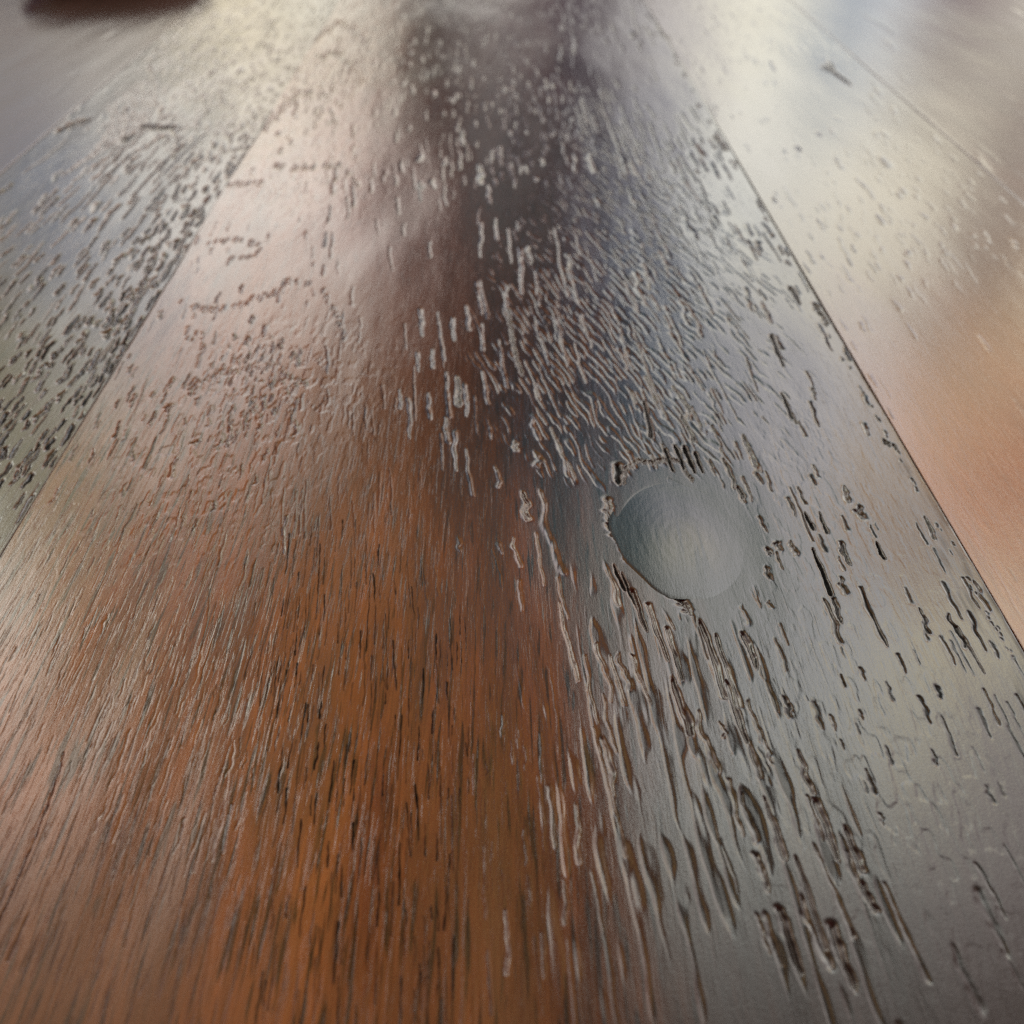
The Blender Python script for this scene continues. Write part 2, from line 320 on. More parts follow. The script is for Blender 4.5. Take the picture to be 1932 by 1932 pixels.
def pores(Hh, P, xs, ys, tab, n, region, seed, gain=1.0, clumpy=.55):
    g = np.random.default_rng(seed)
    x0, x1, y0, y1 = region
    area = (x1 - x0) * (y1 - y0)
    x = g.uniform(x0, x1, n); y = g.uniform(y0, y1, n)
    B = blend(tab, x, y)
    clump = 1.0 + clumpy * (1.1 * vnoise(x, y, .0035, .014, seed + 3) + .7 * vnoise(x, y, .0011, .008, seed + 4))
    p = B[:, 0] * np.clip(clump, 0, 3) / (B[:, 1] * B[:, 2]) * area / n * gain * (.9 + 1.6 * sstep(.18, .5, B[:, 0]))
    keep = g.uniform(0, 1, n) < p
    x, y, B = x[keep], y[keep], B[keep]
    m = len(x)
    wv = .9 * B[:, 1] * np.exp(g.normal(-.05, .26, m))
    lv = B[:, 2] * np.exp(g.normal(-.05, .38, m))
    dv = .25 * B[:, 3] * wv * np.exp(g.normal(0, .35, m))
    sv = B[:, 4] + g.normal(0, .03, m)
    bv = B[:, 5] * g.uniform(.2, 1.1, m)
    dv = dv * np.where((B[:, 6] > .65) & (B[:, 0] < .25), 1.6, 1)
    kv = np.clip(B[:, 6] * g.uniform(.5, 1.3, m), 0, 1)
    ph = g.uniform(0, 6.28, m)
    for i in range(m):
        # pores keep clear of each other: thin ridges stay standing between them
        ic = np.searchsorted(xs, (x[i] - wv[i] * .64, x[i] - wv[i] * .32, x[i], x[i] + wv[i] * .32, x[i] + wv[i] * .64)).clip(0, len(xs) - 1)
        jc = np.searchsorted(ys, (y[i] - lv[i] * .5, y[i] - lv[i] * .25, y[i], y[i] + lv[i] * .25, y[i] + lv[i] * .5)).clip(0, len(ys) - 1)
        off = (sv[i] * (ys[jc] - y[i]) / (xs[1] - xs[0])).astype(int)
        hit = Hh[jc[:, None], (ic[None, :] + off[:, None]).clip(0, len(xs) - 1)]
        if (hit > .12 * dv[i]).mean() > .10:
            continue
        stamp(Hh, P, xs, ys, x[i], y[i], wv[i], lv[i], dv[i], sv[i], bv[i], kv[i], ph[i])
    return m


def trace(Hh, P, xs, ys, pts, w_px, dep, dark, seed, gap=.15, jit=.35):
    """a crack or a row of pores along a line given by frame points"""
    g = np.random.default_rng(seed)
    pts = np.array(pts, float)
    seg = np.hypot(*np.diff(pts, axis=0).T)
    s = np.concatenate([[0], np.cumsum(seg)])
    n = max(2, int(s[-1] / (w_px * .55)))
    q = np.linspace(0, s[-1], n)
    px = np.interp(q, s, pts[:, 0]) + g.normal(0, w_px * jit * .5, n)
    py = np.interp(q, s, pts[:, 1]) + g.normal(0, w_px * jit * .5, n)
    for i in range(n):
        if g.uniform() < gap:
            continue
        x, y = at(px[i], py[i]); x1, _ = at(px[i] + 1, py[i]); _, y1 = at(px[i], py[i] - 1)
        lat = float(x1 - x); lon = float(y1 - y)
        w = w_px * lat * g.uniform(.7, 1.3)
        stamp(Hh, P, xs, ys, float(x), float(y), w, w_px * lon * g.uniform(.9, 1.8), dep * w, 0.0, .2, dark, g.uniform(0, 6))


def crack(Hh, P, xs, ys, pts, w_px, dep, dark, seed):
    """a thin split: long overlapping cuts that follow the line"""
    g = np.random.default_rng(seed)
    for (ax, ay), (bx_, by_) in zip(pts[:-1], pts[1:]):
        n = max(1, int(math.hypot(bx_ - ax, by_ - ay) / 38))
        for k in range(n):
            f0, f1 = (k - .25) / n, (k + 1.25) / n
            (x0, y0), (x1, y1) = at(ax + (bx_ - ax) * f0, ay + (by_ - ay) * f0), at(ax + (bx_ - ax) * f1, ay + (by_ - ay) * f1)
            xr, _ = at(ax + 1, ay); xl, _ = at(ax, ay)
            w = w_px * float(xr - xl) * g.uniform(.6, 1.2)
            stamp(Hh, P, xs, ys, float(x0 + x1) / 2 + g.normal(0, .15) * w, float(y0 + y1) / 2, w, abs(float(y1 - y0)), dep * w,
                  float((x1 - x0) / (y1 - y0)), .35, dark, g.uniform(0, 6))


def ragged(A, xs, ys, seed, ax=.00005, ay=.00022):
    """shift a sheet by fine noise so pore rims turn ragged"""
    X = xs[None, :]; Y = ys[:, None]
    wx = ax * (vnoise(X, Y, .00045, .0013, seed) + .6 * vnoise(X, Y, .00022, .0007, seed + 1))
    wy = ay * vnoise(X, Y, .0006, .0020, seed + 2)
    fx = np.clip(np.arange(len(xs))[None, :] + wx / (xs[1] - xs[0]), 0, len(xs) - 1.001)
    fy = np.clip(np.arange(len(ys))[:, None] + wy / np.gradient(ys)[:, None], 0, len(ys) - 1.001)
    ix = fx.astype(int); iy = fy.astype(int); fx = (fx - ix).astype(np.float32); fy = (fy - iy).astype(np.float32)
    return (A[iy, ix] * (1 - fx) + A[iy, ix + 1] * fx) * (1 - fy) + (A[iy + 1, ix] * (1 - fx) + A[iy + 1, ix + 1] * fx) * fy


# ------------------------------------------------------------------ material
def wood(name, light, dark, grey, rough, spec=0.9, fine=0.26, lines=True):
    m = bpy.data.materials.new(name)
    m.use_nodes = True
    nt = m.node_tree
    b = nt.nodes['Principled BSDF']
    L = nt.links.new
    tc = nt.nodes.new('ShaderNodeTexCoord')

    def noise(scale, s, detail=4, rough_=.6, dist=0.0):
        mp = nt.nodes.new('ShaderNodeMapping')
        mp.inputs['Scale'].default_value = s
        L(tc.outputs['Object'], mp.inputs[0])
        n = nt.nodes.new('ShaderNodeTexNoise')
        n.inputs['Scale'].default_value = scale
        n.inputs['Detail'].default_value = detail
        n.inputs['Roughness'].default_value = rough_
        n.inputs['Distortion'].default_value = dist
        L(mp.outputs[0], n.inputs[0])
        return n.outputs[0]

    def ramp(v, a, b_):
        r = nt.nodes.new('ShaderNodeMapRange')
        r.inputs['From Min'].default_value = a
        r.inputs['From Max'].default_value = b_
        L(v, r.inputs['Value'])
        return r.outputs[0]

    def mix(f, a, c, mode='MIX'):
        n = nt.nodes.new('ShaderNodeMix')
        n.data_type = 'RGBA'
        n.blend_type = mode
        if isinstance(f, float): n.inputs[0].default_value = f
        else: L(f, n.inputs[0])
        for i, v in ((6, a), (7, c)):
            if isinstance(v, tuple): n.inputs[i].default_value = (*v, 1)
            else: L(v, n.inputs[i])
        return n.outputs[2]

    def attr(nm):
        a = nt.nodes.new('ShaderNodeAttribute')
        a.attribute_name = nm
        return a.outputs['Fac']

    streak = noise(1.0, (900, 60, 300), 5, .65, .3)
    broad = noise(1.0, (160, 22, 100), 3, .5, .6)
    fibre = noise(1.0, (4200, 260, 2000), 3, .6)
    c = mix(ramp(broad, .35, .68), light, dark)
    c = mix(ramp(streak, .52, .78 if lines else 1.1), c, tuple(v * .42 for v in dark))
    line = noise(1.0, (1900, 105, 300), 2, .5, .25)
    c = mix(ramp(line, .56 if lines else .66, .63 if lines else .95), c, tuple(v * .28 for v in dark))
    lite = noise(1.0, (1300, 45, 220), 3, .6, .2)
    c = mix(ramp(lite, .62, .85), c, tuple(min(1, v * 1.35) for v in light))
    c = mix(attr('heart_sheen'), c, grey)
    slit = ramp(noise(1.0, (2300, 125, 400), 3, .62, .5), .54, .74)
    sm_ = nt.nodes.new('ShaderNodeMath'); sm_.operation = 'MULTIPLY'
    L(slit, sm_.inputs[0]); L(attr('fibre'), sm_.inputs[1])
    slit_f = sm_.outputs[0]
    sc_ = nt.nodes.new('ShaderNodeMath'); sc_.operation = 'MULTIPLY'
    L(slit_f, sc_.inputs[0]); sc_.inputs[1].default_value = .75
    c = mix(sc_.outputs[0], c, tuple(v * .35 for v in grey))
    fb = nt.nodes.new('ShaderNodeMath'); fb.operation = 'MULTIPLY_ADD'
    L(fibre, fb.inputs[0]); fb.inputs[1].default_value = .9; fb.inputs[2].default_value = .55
    hv = nt.nodes.new('ShaderNodeVectorMath'); hv.operation = 'SCALE'
    L(c, hv.inputs[0]); L(fb.outputs[0], hv.inputs['Scale'])
    c = mix(attr('pore'), hv.outputs[0], (.022, .021, .021))
    c = mix(ramp(attr('pore'), .6, .95), c, (.004, .004, .004))
    L(c, b.inputs['Base Color'])
    rr = nt.nodes.new('ShaderNodeMapRange')
    rr.inputs['To Min'].default_value = rough * .85
    rr.inputs['To Max'].default_value = rough * 1.25
    L(streak, rr.inputs['Value'])
    L(rr.outputs[0], b.inputs['Roughness'])
    sv = nt.nodes.new('ShaderNodeMapRange')
    sv.inputs['From Min'].default_value = .15
    sv.inputs['From Max'].default_value = .9
    sv.inputs['To Min'].default_value = spec
    sv.inputs['To Max'].default_value = .04
    L(attr('pore'), sv.inputs['Value'])
    L(sv.outputs[0], b.inputs['Specular IOR Level'])
    b.inputs['Diffuse Roughness'].default_value = .3
    # hair-fine relief: brushed lacquer, thin slits between torn fibres, orange peel
    mic = noise(1.0, (2600, 420, 1500), 4, .7, .2)
    peel = noise(1.0, (5200, 3600, 3000), 3, .75)
    hadd = nt.nodes.new('ShaderNodeMath'); hadd.operation = 'MULTIPLY_ADD'
    L(peel, hadd.inputs[0]); hadd.inputs[1].default_value = .6; L(mic, hadd.inputs[2])
    hsl = nt.nodes.new('ShaderNodeMath'); hsl.operation = 'MULTIPLY'
    L(slit_f, hsl.inputs[0]); hsl.inputs[1].default_value = -2.6
    hh = nt.nodes.new('ShaderNodeMath'); hh.operation = 'ADD'
    L(hadd.outputs[0], hh.inputs[0]); L(hsl.outputs[0], hh.inputs[1])
    bp = nt.nodes.new('ShaderNodeBump')
    bp.inputs['Strength'].default_value = fine
    bp.inputs['Distance'].default_value = 0.00007
    L(hh.outputs[0], bp.inputs['Height'])
    L(bp.outputs[0], b.inputs['Normal'])
    return m


# ------------------------------------------------------------------ board builder
THICK = 0.022
FIBRE = {}


def y_rows(n, y0, y1):
    """rows close together near the lens, wider apart far away"""
    s0, s1 = 1 / (y0 + .085), 1 / (y1 + .085)
    return 1 / np.linspace(s0, s1, n) - .085


def board(name, mat, parent, x0, x1, y0, y1, nx, ny, shape, label, lift=0.0):
    xs = np.linspace(x0, x1, nx); ys = y_rows(ny, y0, y1)
    Hm, P, heart_sheen = shape(xs, ys)
    name2 = shape.__name__
    Hm = Hm + lift
    X, Y = np.meshgrid(xs, ys)
    top = np.stack([X, Y, Hm], -1).reshape(-1, 3)
    # skirt ring + bottom corners
    idx = np.arange(ny * nx).reshape(ny, nx)
    ring = np.concatenate([idx[0, :], idx[1:, -1], idx[-1, -2::-1], idx[-2:0:-1, 0]])
    low = top[ring].copy(); low[:, 2] = -THICK
    nv = len(top)
    co = np.concatenate([top, low]).astype(np.float32)
    a = idx[:-1, :-1].ravel(); b = idx[:-1, 1:].ravel(); c = idx[1:, 1:].ravel(); d = idx[1:, :-1].ravel()
    quads = np.stack([a, b, c, d], 1)
    r2 = np.roll(ring, -1); li = nv + np.arange(len(ring)); l2 = np.roll(li, -1)
    side = np.stack([ring, li, l2, r2], 1)
    nq = len(quads) + len(side)
    loops = np.concatenate([quads.ravel(), side.ravel(), li[::-1]]).astype(np.int32)
    me = bpy.data.meshes.new(name)
    me.vertices.add(len(co)); me.vertices.foreach_set('co', co.ravel())
    me.loops.add(len(loops)); me.loops.foreach_set('vertex_index', loops)
    me.polygons.add(nq + 1)
    st = np.concatenate([np.arange(nq) * 4, [nq * 4]]).astype(np.int32)
    me.polygons.foreach_set('loop_start', st)
    sm = np.ones(nq + 1, bool); sm[len(quads):] = False
    me.polygons.foreach_set('use_smooth', sm)
    me.update(calc_edges=True)
    for nm, arr in (('pore', P), ('heart_sheen', heart_sheen), ('fibre', FIBRE.get(name2, np.full_like(P, .12)))):
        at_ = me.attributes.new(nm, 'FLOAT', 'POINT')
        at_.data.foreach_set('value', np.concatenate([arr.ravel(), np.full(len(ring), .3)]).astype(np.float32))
    me.materials.append(mat)
    o = bpy.data.objects.new(name, me)
    scene.collection.objects.link(o)
    o.parent = parent
    if label:
        o['label'] = label
    return o


Y0, Y1 = 0.026, 0.56
XL2, XL1, XR1, XR2 = seam_x(-1.163), seam_x(-.62), seam_x(.575), seam_x(1.143)
XLL, XRR = seam_x(-2.6), seam_x(2.7)
KX, KY = [float(v) for v in at(1282, 1012)]            # the knot


def swell(xs, ys, seed, amp):
    X = xs[None, :]; Y = ys[:, None]
    return amp * (.00022 * vnoise(X, Y, .016, .045, seed) + .00006 * vnoise(X, Y, .006, .022, seed + 1)
                  + .000010 * vnoise(X, Y, .0022, .009, seed + 2) + .000003 * vnoise(X, Y, .0009, .004, seed + 5))


def edge_fall(xs, ys, x0, x1, depth, wid, seed):
    """worn, slightly ragged long edges of a board"""
    X = xs[None, :]; Y = ys[:, None]
    w = wid * (1 + .6 * vnoise(Y, Y * 0, .004, 1, seed) + .35 * vnoise(Y, Y * 0, .0011, 1, seed + 1))
    out = 0
    for e in (x0, x1):
        out = out - depth * np.exp(-(np.abs(X - e) / w) ** 1.5)
    return out


def centre_shape(xs, ys):
    X = xs[None, :]; Y = ys[:, None]
    pit = np.zeros((len(ys), len(xs)), np.float32); P = np.zeros_like(pit)
    tab = prep(CENTRE)
    pores(pit, P, xs, ys, tab, 420000, (XL1 + .0005, XR1 - .0004, Y0, .50), 11)
    # cathedral figure: rows of small pits
    lines = [
        [(322, 562), (352, 575), (395, 583), (440, 578), (490, 560), (530, 548), (545, 528)],
        [(545, 530), (600, 535), (640, 600), (650, 640)],
        [(430, 352), (470, 345), (510, 350)], [(520, 312), (560, 318), (620, 310), (660, 322), (672, 350)],
        [(395, 455), (440, 450), (490, 460), (485, 480), (430, 492)],
        [(500, 240), (540, 200), (570, 170), (610, 180), (630, 170)],
        [(590, 80), (610, 60), (640, 45), (680, 62), (700, 90)], [(600, 110), (640, 95), (665, 130)],
        [(360, 720), (430, 700), (520, 690), (560, 720)],
        [(355, 640), (380, 620), (382, 655)],
    ]
    for i, ln in enumerate(lines):
        trace(pit, P, xs, ys, ln, 7, .13, .08, 50 + i, gap=.35, jit=.7)
    # cracks and splits
    crack(pit, P, xs, ys, [(116, 1433), (100, 1490), (85, 1530), (54, 1611), (20, 1690), (-20, 1780)], 4.2, .5, .9, 80)
    crack(pit, P, xs, ys, [(250, 1560), (215, 1650), (190, 1740)], 3.2, .3, .6, 81)
    crack(pit, P, xs, ys, [(430, 1420), (405, 1500), (392, 1570)], 3.0, .3, .7, 811)
    seam_pts = [(935 + .565 * (py + 484), py) for py in range(60, 1300, 40)]
    trace(pit, P, xs, ys, seam_pts, 6, .24, .6, 86, gap=.86, jit=.9)
    trace(pit, P, xs, ys, [(1536, 570), (1548, 590), (1560, 612)], 8, .5, .8, 87, gap=.1)
    trace(pit, P, xs, ys, [(1670, 832), (1688, 845)], 8, .5, .8, 88, gap=.1)
    trace(pit, P, xs, ys, [(1352, 262), (1366, 280)], 7, .5, .8, 89, gap=.1)
    trace(pit, P, xs, ys, [(960, 585), (965, 630), (975, 680), (985, 705)], 6, .5, .1, 82, gap=0, jit=.1)
    crease = np.zeros_like(pit); Pc = np.zeros_like(pit)
    trace(crease, Pc, xs, ys, [(1150, 955), (1152, 985), (1165, 1015), (1190, 1048), (1220, 1075), (1255, 1105), (1290, 1135), (1300, 1150)], 20, .22, .75, 83, gap=.0, jit=.2)  # soft shade along the knot's near left rim, painted in as pore darkness
    trace(crease, Pc, xs, ys, [(1176, 912), (1180, 885), (1200, 870), (1230, 872), (1262, 866), (1284, 870), (1292, 890), (1305, 905)], 6, .5, .5, 85, gap=.05, jit=.2)
    trace(crease, Pc, xs, ys, [(1262, 905), (1300, 925), (1345, 955), (1375, 990), (1392, 1020)], 5, .14, .15, 84, gap=.05, jit=.15)
    # dark splits above and below the knot
    for k, (px, py, w, l, lean) in enumerate([
            (1166, 893, 20, 40, .1), (1282, 862, 9, 46, .4), (1300, 866, 10, 52, .4), (1318, 872, 8, 40, .4), (1262, 868, 8, 44, .4),
            (1222, 790, 9, 70, .2), (1168, 1090, 9, 50, .45), (1185, 1110, 8, 60, .45), (1345, 1240, 16, 150, .33), (1372, 1262, 13, 140, .33),
            (1240, 1190, 12, 110, .35), (1205, 1150, 11, 80, .36), (1415, 1225, 16, 70, .4), (1272, 1230, 12, 100, .3),
            (1466, 660, 8, 60, .4), (1485, 765, 8, 50, .45), (1550, 1080, 10, 90, .4), (1526, 985, 9, 34, .5), (1660, 1040, 9, 34, .5),
            (1500, 557, 9, 34, .6), (1830, 1225, 6, 90, .6), (1590, 1800, 22, 130, .36), (1490, 1770, 18, 130, .36), (1560, 1560, 18, 120, .38),
            (1612, 1600, 16, 90, .38), (1640, 1690, 15, 60, .5), (1530, 1700, 14, 180, .33), (1462, 1560, 14, 120, .33),
            (1285, 1330, 18, 110, .33), (1390, 1340, 18, 120, .33)]):
        x, y = at(px, py); x1, _ = at(px + 1, py); xa, ya = at(px - lean * l / 2, py - l / 2); xb, yb = at(px + lean * l / 2, py + l / 2)
        ww = w * float(x1 - x)
        stamp(crease, Pc, xs, ys, float(x), float(y), ww, abs(float(ya - yb)), ww * (.60 if w < 12 else .32), float((xa - xb) / (ya - yb)), .15, 1.6 if (k < 5 or k in (6, 7, 16, 17, 18)) else (.8 if w < 10 else .25), k * 1.7)
    # torn fibres, low left
    def zone(px, py, rx, ry):
        x_, y_ = at(px, py); xa, _ = at(px + rx, py); _, ya = at(px, py - ry); _, yb = at(px, py + ry)
        dy_ = Y - y_
        return np.exp(-((X - x_) / (xa - x_)) ** 2 - (dy_ / np.where(dy_ > 0, ya - y_, y_ - yb)) ** 2)
    f = vnoise(X, Y, .00042, .0055, 61) + .6 * vnoise(X, Y, .00022, .0028, 62) + .5 * vnoise(X, Y, .0016, .012, 63)
    amp = np.clip(zone(330, 1480, 190, 330) + .5 * zone(300, 1150, 260, 200) + .4 * zone(250, 1800, 260, 200), 0, 1)
    fib = sstep(.25, 1.1, f) * amp
    # tight ripples above the knot and long parallel grooves below it: growth rings eaten open along the grain
    xa, ya = [float(v) for v in at(1150, 640)]
    bend = .30 * (Y - ya) + .9 * np.clip(Y - ya, -1, 0) * 0
    up1 = np.clip(1.25 * zone(1100, 640, 150, 190) + 1.1 * zone(1200, 790, 120, 95) + .8 * zone(1330, 560, 130, 200) + .5 * zone(1180, 330, 130, 150), 0, 1)
    u = (X + bend) / .00135 + .75 * vnoise(X, Y, .0030, .012, 71) + .24 * vnoise(X, Y, .0009, .0035, 72)
    brk = vnoise(X + bend, Y, .0010, .0034, 73) + .6 * vnoise(X + bend, Y, .0006, .0024, 74)
    rip = np.sin(2 * math.pi * u + .5 * np.sin(2 * math.pi * u)) + 1.4 * brk + 1.5 * (up1 - 1)
    rip = sstep(-.15, 1.15, rip) * sstep(.02, .3, up1)
    up2 = np.clip(1.1 * zone(1210, 1200, 110, 120) + 1.1 * zone(1330, 1330, 130, 170) + 1.0 * zone(1480, 1580, 150, 220) + .75 * zone(1120, 1500, 110, 260)
                  + .7 * zone(1560, 1780, 120, 120) + .55 * zone(1280, 1650, 160, 200), 0, 1)
    b2 = .045 * (Y - .07)
    u = (X + b2) / .0020 + .45 * vnoise(X, Y, .006, .020, 76) + .12 * vnoise(X, Y, .0013, .0050, 77)
    brk = vnoise(X + b2, Y, .0016, .0048, 78) + .6 * vnoise(X + b2, Y, .0009, .0034, 79)
    gro = np.sin(2 * math.pi * u + .7 * np.sin(2 * math.pi * u)) + 1.5 * brk + 1.5 * (up2 - 1)
    gro = sstep(.0, 1.7, gro) * sstep(.02, .3, up2)
    n2 = vnoise(X, Y, .0009, .0028, 81) + .4 * vnoise(X, Y, .0004, .0012, 82)
    amp4 = np.clip(zone(500, 740, 190, 130) + .6 * zone(330, 950, 220, 130) + .9 * zone(620, 130, 110, 130) + .5 * zone(560, 350, 160, 100) + .45 * zone(1650, 1450, 250, 300) + .4 * zone(1550, 950, 170, 200), 0, 1)
    blot = sstep(.1, .6, n2) * amp4
    rk = np.sqrt(((X - KX) / .0105) ** 2 + ((Y - KY) / .0150) ** 2) + .08 * vnoise(X, Y, .002, .004, 88)
    rk2 = np.sqrt(((X - float(at(1110, 990)[0])) / .0050) ** 2 + ((Y - float(at(1110, 990)[1])) / .0100) ** 2) + .1 * vnoise(X, Y, .002, .004, 89)
    sl0 = X / CAM_H * cp + 0 * Y
    calm = sstep(.96, 1.10, rk) * sstep(.8, 1.1, rk2)
    pit = ragged(pit, xs, ys, 201); P = ragged(P, xs, ys, 201)
    pit *= calm; P *= calm; blot = blot * calm
    pit *= (1 + .25 * vnoise(X, Y, .0004, .0012, 90))
    pit = np.maximum(pit, crease); P = np.maximum(P, Pc)
    P = np.maximum(P, (.5 * sstep(.45, 1.0, gro) * sstep(.02, .2, sl0) * calm).astype(np.float32))  # groove floors darkened: their shade is painted into the pore mask
    Hm = swell(xs, ys, 21, 1.0) - pit - (.000066 * rip + .00010 * gro) * calm - .00006 * blot
    FIBRE['centre_shape'] = calm * np.clip(np.clip(amp * (.75 + .5 * f)  , 0, 1) + .20 + .26 * sstep(.04, -.14, X / CAM_H * cp) * sstep(.16, .10, Y), 0, 1)
    # the knot: a shallow oval basin that the knot itself sits in, wood swelling round it
    dx = (X - KX); dy = (Y - KY)
    r = np.sqrt((dx / .0105) ** 2 + (dy / .0150) ** 2)
    Hm = Hm - .0009 * sstep(.80, .45, r)
    Hm = Hm + edge_fall(xs, ys, XL1 - .01, XR1, .00010, .00018, 5)
    # darker heartwood right of the orange band, duller wood at the far left edge and farther off
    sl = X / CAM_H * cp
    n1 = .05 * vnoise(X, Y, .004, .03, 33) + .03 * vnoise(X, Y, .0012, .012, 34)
    heart_sheen = sstep(-.17, .27, sl + n1)
    heart_sheen = np.maximum(heart_sheen, .5 * sstep(-.20, -.38, sl + n1 * 1.5) * sstep(.060, .045, Y))
    heart_sheen = np.maximum(heart_sheen, .88 * sstep(.050, .125, Y + .3 * n1) * (1 - .6 * sstep(-.2, -.42, sl))) * np.ones_like(Hm)  # less dull at the far left: reflected light put into the wood colour
    wear = sstep(.010, .0, XR1 - X) * sstep(.16, .09, Y) * (.5 + .5 * vnoise(X, Y, .0004, .004, 35)) * (.6 + .6 * vnoise(X, Y, .0015, .009, 36))
    P = np.maximum(P, np.clip(wear * .8, 0, .8)).astype(np.float32)
    return Hm, P, heart_sheen


def left_shape(xs, ys):
    pit = np.zeros((len(ys), len(xs)), np.float32); P = np.zeros_like(pit)
    pores(pit, P, xs, ys, prep(LEFT), 260000, (XL2 + .001, XL1 - .0003, .09, .50), 12, 1.7)
    P *= 1.5
    for i, (ln, w) in enumerate([([(110, 245), (135, 235), (165, 228)], 9), ([(235, 262), (250, 258)], 9), ([(270, 237), (300, 240), (330, 238)], 7),
                                 ([(175, 315), (205, 300), (230, 270), (240, 235), (238, 205)], 5), ([(215, 300), (260, 262), (275, 240)], 4),
                                 ([(190, 340), (250, 290), (310, 255)], 5), ([(250, 370), (300, 315), (325, 290), (340, 260)], 5),
                                 ([(0, 362), (12, 356)], 9), ([(330, 500), (355, 430), (390, 380)], 6), ([(240, 610), (262, 560), (275, 530)], 8)]):
        trace(pit, P, xs, ys, ln, w, .16, 1.4 if i < 3 else .45, 90 + i, gap=.05, jit=.2)
    for i in range(9):
        o_ = i * 13
        trace(pit, P, xs, ys, [(120 + o_, 330 - o_ * .55), (165 + o_, 300 - o_ * .55), (200 + o_ * .9, 262 - o_ * .6), (212 + o_ * .8, 225 - o_ * .6), (206 + o_ * .8, 200 - o_ * .55)],
              3.6, .14, .3, 150 + i, gap=.18, jit=.5)
    pit = ragged(pit, xs, ys, 301); P = ragged(P, xs, ys, 301)
    FIBRE['left_shape'] = np.full_like(P, .35)
    Hm = swell(xs, ys, 41, .8) - 1.9 * pit + edge_fall(xs, ys, XL2, XL1 + .01, .00008, .00025, 9)
    X = xs[None, :]; Y = ys[:, None]
    return Hm, P, .35 + .3 * vnoise(X, Y, .01, .05, 44) + 0 * Hm


def right_shape(xs, ys):
    pit = np.zeros((len(ys), len(xs)), np.float32); P = np.zeros_like(pit)
    pores(pit, P, xs, ys, prep(RIGHT), 120000, (XR1 + .0003, XR2 - .001, .05, .50), 13)
    for i, (ln, w) in enumerate([([(1560, 126), (1572, 136), (1600, 156)], 5), ([(1553, 130), (1572, 136)], 4), ([(1568, 120), (1572, 134)], 4)]):
        trace(pit, P, xs, ys, ln, w + 2, .5, 1.5, 120 + i, gap=.0, jit=.1)
    pit = ragged(pit, xs, ys, 401); P = ragged(P, xs, ys, 401)
    Hm = swell(xs, ys, 61, .6) - .6 * pit + edge_fall(xs, ys, XR1 - .01, XR2, .00003, .00030, 15)
    X = xs[None, :]; Y = ys[:, None]
    return Hm, P, .9 * sstep(.09, .19, Y + .6 * (X - XR1) * 0 + .012 * vnoise(X, Y, .008, .02, 66)) + 0 * Hm  # far end greyer: pale window reflection worked into the base colour


def plain_shape(seed, x0, x1):
    def f(xs, ys):
        pit = np.zeros((len(ys), len(xs)), np.float32); P = np.zeros_like(pit)
        pores(pit, P, xs, ys, prep(FAR), 30000, (x0, x1, .2, .50), seed)
        if seed == 72:
            trace(pit, P, xs, ys, [(1632, 30), (1660, 45), (1690, 62)], 6, .1, .9, 7, gap=.2)
        Hm = swell(xs, ys, seed, .45) - pit + edge_fall(xs, ys, x0, x1, .00004, .0004, seed)
        return Hm, P, .15 + 0 * Hm
    return f


top = bpy.data.objects.new('wooden_tabletop', None)
scene.collection.objects.link(top)
top.location = (0, 0, 0)
top['label'] = 'glossy reddish brown tabletop of long worn planks with deep open pores and a knot'
top['category'] = 'tabletop'

M_C = wood('centre_plank_wood', (.42, .145, .043), (.24, .080, .028), (.056, .049, .043), .10)
M_L = wood('left_plank_wood', (.14, .09, .065), (.09, .065, .05), (.07, .06, .05), .11)
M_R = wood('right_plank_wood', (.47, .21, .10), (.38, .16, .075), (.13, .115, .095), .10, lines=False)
M_F = wood('outer_plank_wood', (.18, .11, .09), (.14, .09, .07), (.12, .10, .085), .11, lines=False)
g = .000004
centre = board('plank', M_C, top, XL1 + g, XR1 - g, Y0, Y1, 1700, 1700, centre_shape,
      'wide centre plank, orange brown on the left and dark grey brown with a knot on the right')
board('plank', M_L, top, XL2 + g, XL1 - g, Y0, Y1, 620, 900, left_shape,
      'grey brown plank left of the centre, densely pitted', .00005)
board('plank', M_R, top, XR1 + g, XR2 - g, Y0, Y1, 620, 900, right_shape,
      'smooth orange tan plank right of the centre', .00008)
board('plank', M_F, top, XLL, XL2 - g, Y0, Y1, 300, 500, plain_shape(71, XLL, XL2), 'smooth pinkish plank at the far left', .0001)
board('plank', M_F, top, XR2 + g, XRR, Y0, Y1, 300, 500, plain_shape(72, XR2, XRR), 'smooth pale plank at the far right', .0)

# the knot, a smooth oval let into the centre plank
nr, na = 60, 160


def knot_z(q, t, x, y):
    base = float(swell(np.array([KX + x]), np.array([KY + y]), 21, 1.0)[0, 0])
    low = max(0.0, math.cos(t + 2.4)) ** 1.8              # the near left rim stands clear, the rest melts into the board
    e_ = max(0.0, (q - .93) / .07)
    m_ = max(0.0, (q - .70) / .30)
    bump = .00025 * max(0.0, 1 - ((x + .0006) / .0088) ** 2 - ((y + .0020) / .0125) ** 2) ** 1.7
    ring = .0000035 * math.sin(46 * q + 2.2 * math.sin(t) + 1.3 * math.sin(2 * t + 1)) * (1 - q)
    return base + bump + ring + low * (.00003 * q ** 3 - .00007 * e_ * e_) + .00001 - .00004 * m_ * m_



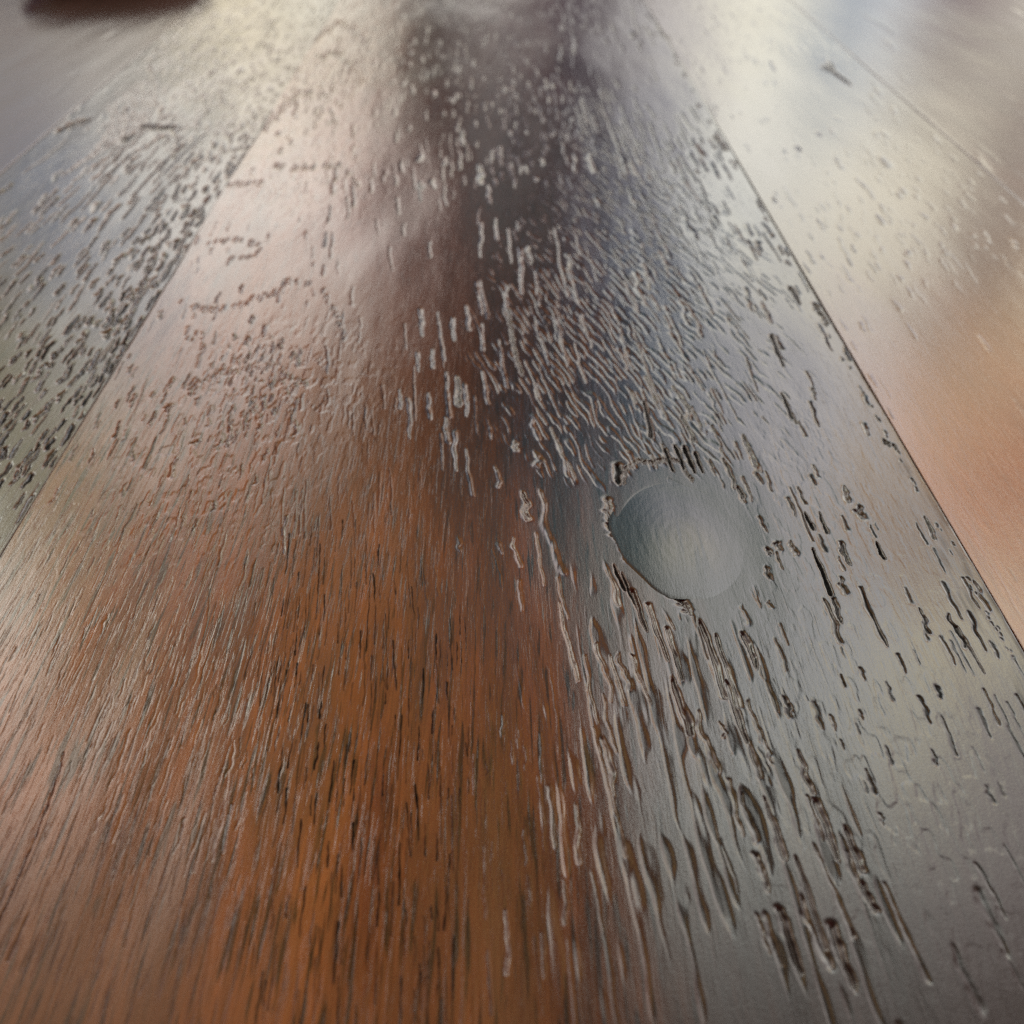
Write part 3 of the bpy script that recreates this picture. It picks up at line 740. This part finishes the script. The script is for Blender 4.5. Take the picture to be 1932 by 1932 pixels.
vs = [(KX, KY, knot_z(0, 0, 0, 0))]
ring_q = [0]
for i in range(1, nr + 1):
    q = i / nr
    for k in range(na):
        t = 2 * math.pi * k / na
        wob = 1 + .07 * math.sin(2 * t + .6) + .05 * math.sin(3 * t + 1.9) + .025 * math.sin(5 * t) + .012 * math.sin(9 * t + 1) - .24 * math.exp(-((t - 3.93) / .6) ** 2) - .06 * math.exp(-((t - 2.2) / .5) ** 2)
        x_, y_ = .0098 * q * wob * math.cos(t), .0138 * q * wob * math.sin(t)
        vs.append((KX + x_, KY + y_, knot_z(q, t, x_, y_)))
        ring_q.append(q)
fs = [(0, 1 + k, 1 + (k + 1) % na) for k in range(na)]
for i in range(nr - 1):
    for k in range(na):
        a_ = 1 + i * na + k; b_ = 1 + i * na + (k + 1) % na
        fs.append((a_, a_ + na, b_ + na, b_))
me = bpy.data.meshes.new('knot')
me.from_pydata(vs, [], fs); me.update()
me.polygons.foreach_set('use_smooth', np.ones(len(fs), bool))
for nm, v in (('pore', 0.0), ('heart_sheen', .97), ('fibre', .02)):
    at_ = me.attributes.new(nm, 'FLOAT', 'POINT')
    if nm == 'heart_sheen':                                    # olive middle, the board's own grey towards the rim
        V = np.array(vs)
        v = .97 * sstep(.15, .85, np.hypot((V[:, 0] - KX - .0004) / .0075, (V[:, 1] - KY + .0022) / .0095))
    at_.data.foreach_set('value', (np.zeros(len(vs)) + v).astype(np.float32))
M_K = wood('knot_wood', (.15, .135, .060), (.11, .10, .05), (.056, .049, .043), .11)
me.materials.append(M_K)
knot = bpy.data.objects.new('knot', me)
scene.collection.objects.link(knot)
knot.parent = centre
knot.location = (0, 0, 0)
knot['label'] = 'smooth olive grey oval knot'

# ------------------------------------------------------------------ the dark bowl at the back left
bx, by = [float(v) for v in at(178, -28)]
prof = [(0, 0.0), (.026, 0.0), (.033, .0012), (.040, .006), (.047, .010), (.052, .014), (.0535, .0165), (.0525, .0170), (.050, .0145),
        (.045, .011), (.036, .006), (.0, .004)]
seg = 96
vs, fs = [], []
for r_, z_ in prof:
    for k in range(seg):
        t = 2 * math.pi * k / seg
        vs.append((r_ * math.cos(t), r_ * math.sin(t), z_))
for i in range(len(prof) - 1):
    for k in range(seg):
        fs.append((i * seg + k, i * seg + (k + 1) % seg, (i + 1) * seg + (k + 1) % seg, (i + 1) * seg + k))
me = bpy.data.meshes.new('bowl')
me.from_pydata(vs, [], fs); me.update()
me.polygons.foreach_set('use_smooth', np.ones(len(fs), bool))
mb = bpy.data.materials.new('bowl_glaze'); mb.use_nodes = True
bb = mb.node_tree.nodes['Principled BSDF']
nz = mb.node_tree.nodes.new('ShaderNodeTexNoise'); nz.inputs['Scale'].default_value = 60
cr = mb.node_tree.nodes.new('ShaderNodeValToRGB')
cr.color_ramp.elements[0].color = (.13, .085, .07, 1); cr.color_ramp.elements[1].color = (.22, .145, .12, 1)
mb.node_tree.links.new(nz.outputs[0], cr.inputs[0]); mb.node_tree.links.new(cr.outputs[0], bb.inputs['Base Color'])
bb.inputs['Roughness'].default_value = .45
me.materials.append(mb)
bowl = bpy.data.objects.new('bowl', me)
scene.collection.objects.link(bowl)
bowl.scale = (.82, .82, .82)
bowl.location = (bx, by + .027, .0006)
bowl['label'] = 'dark brown round bowl standing on the tabletop at the top left corner'
bowl['category'] = 'bowl'
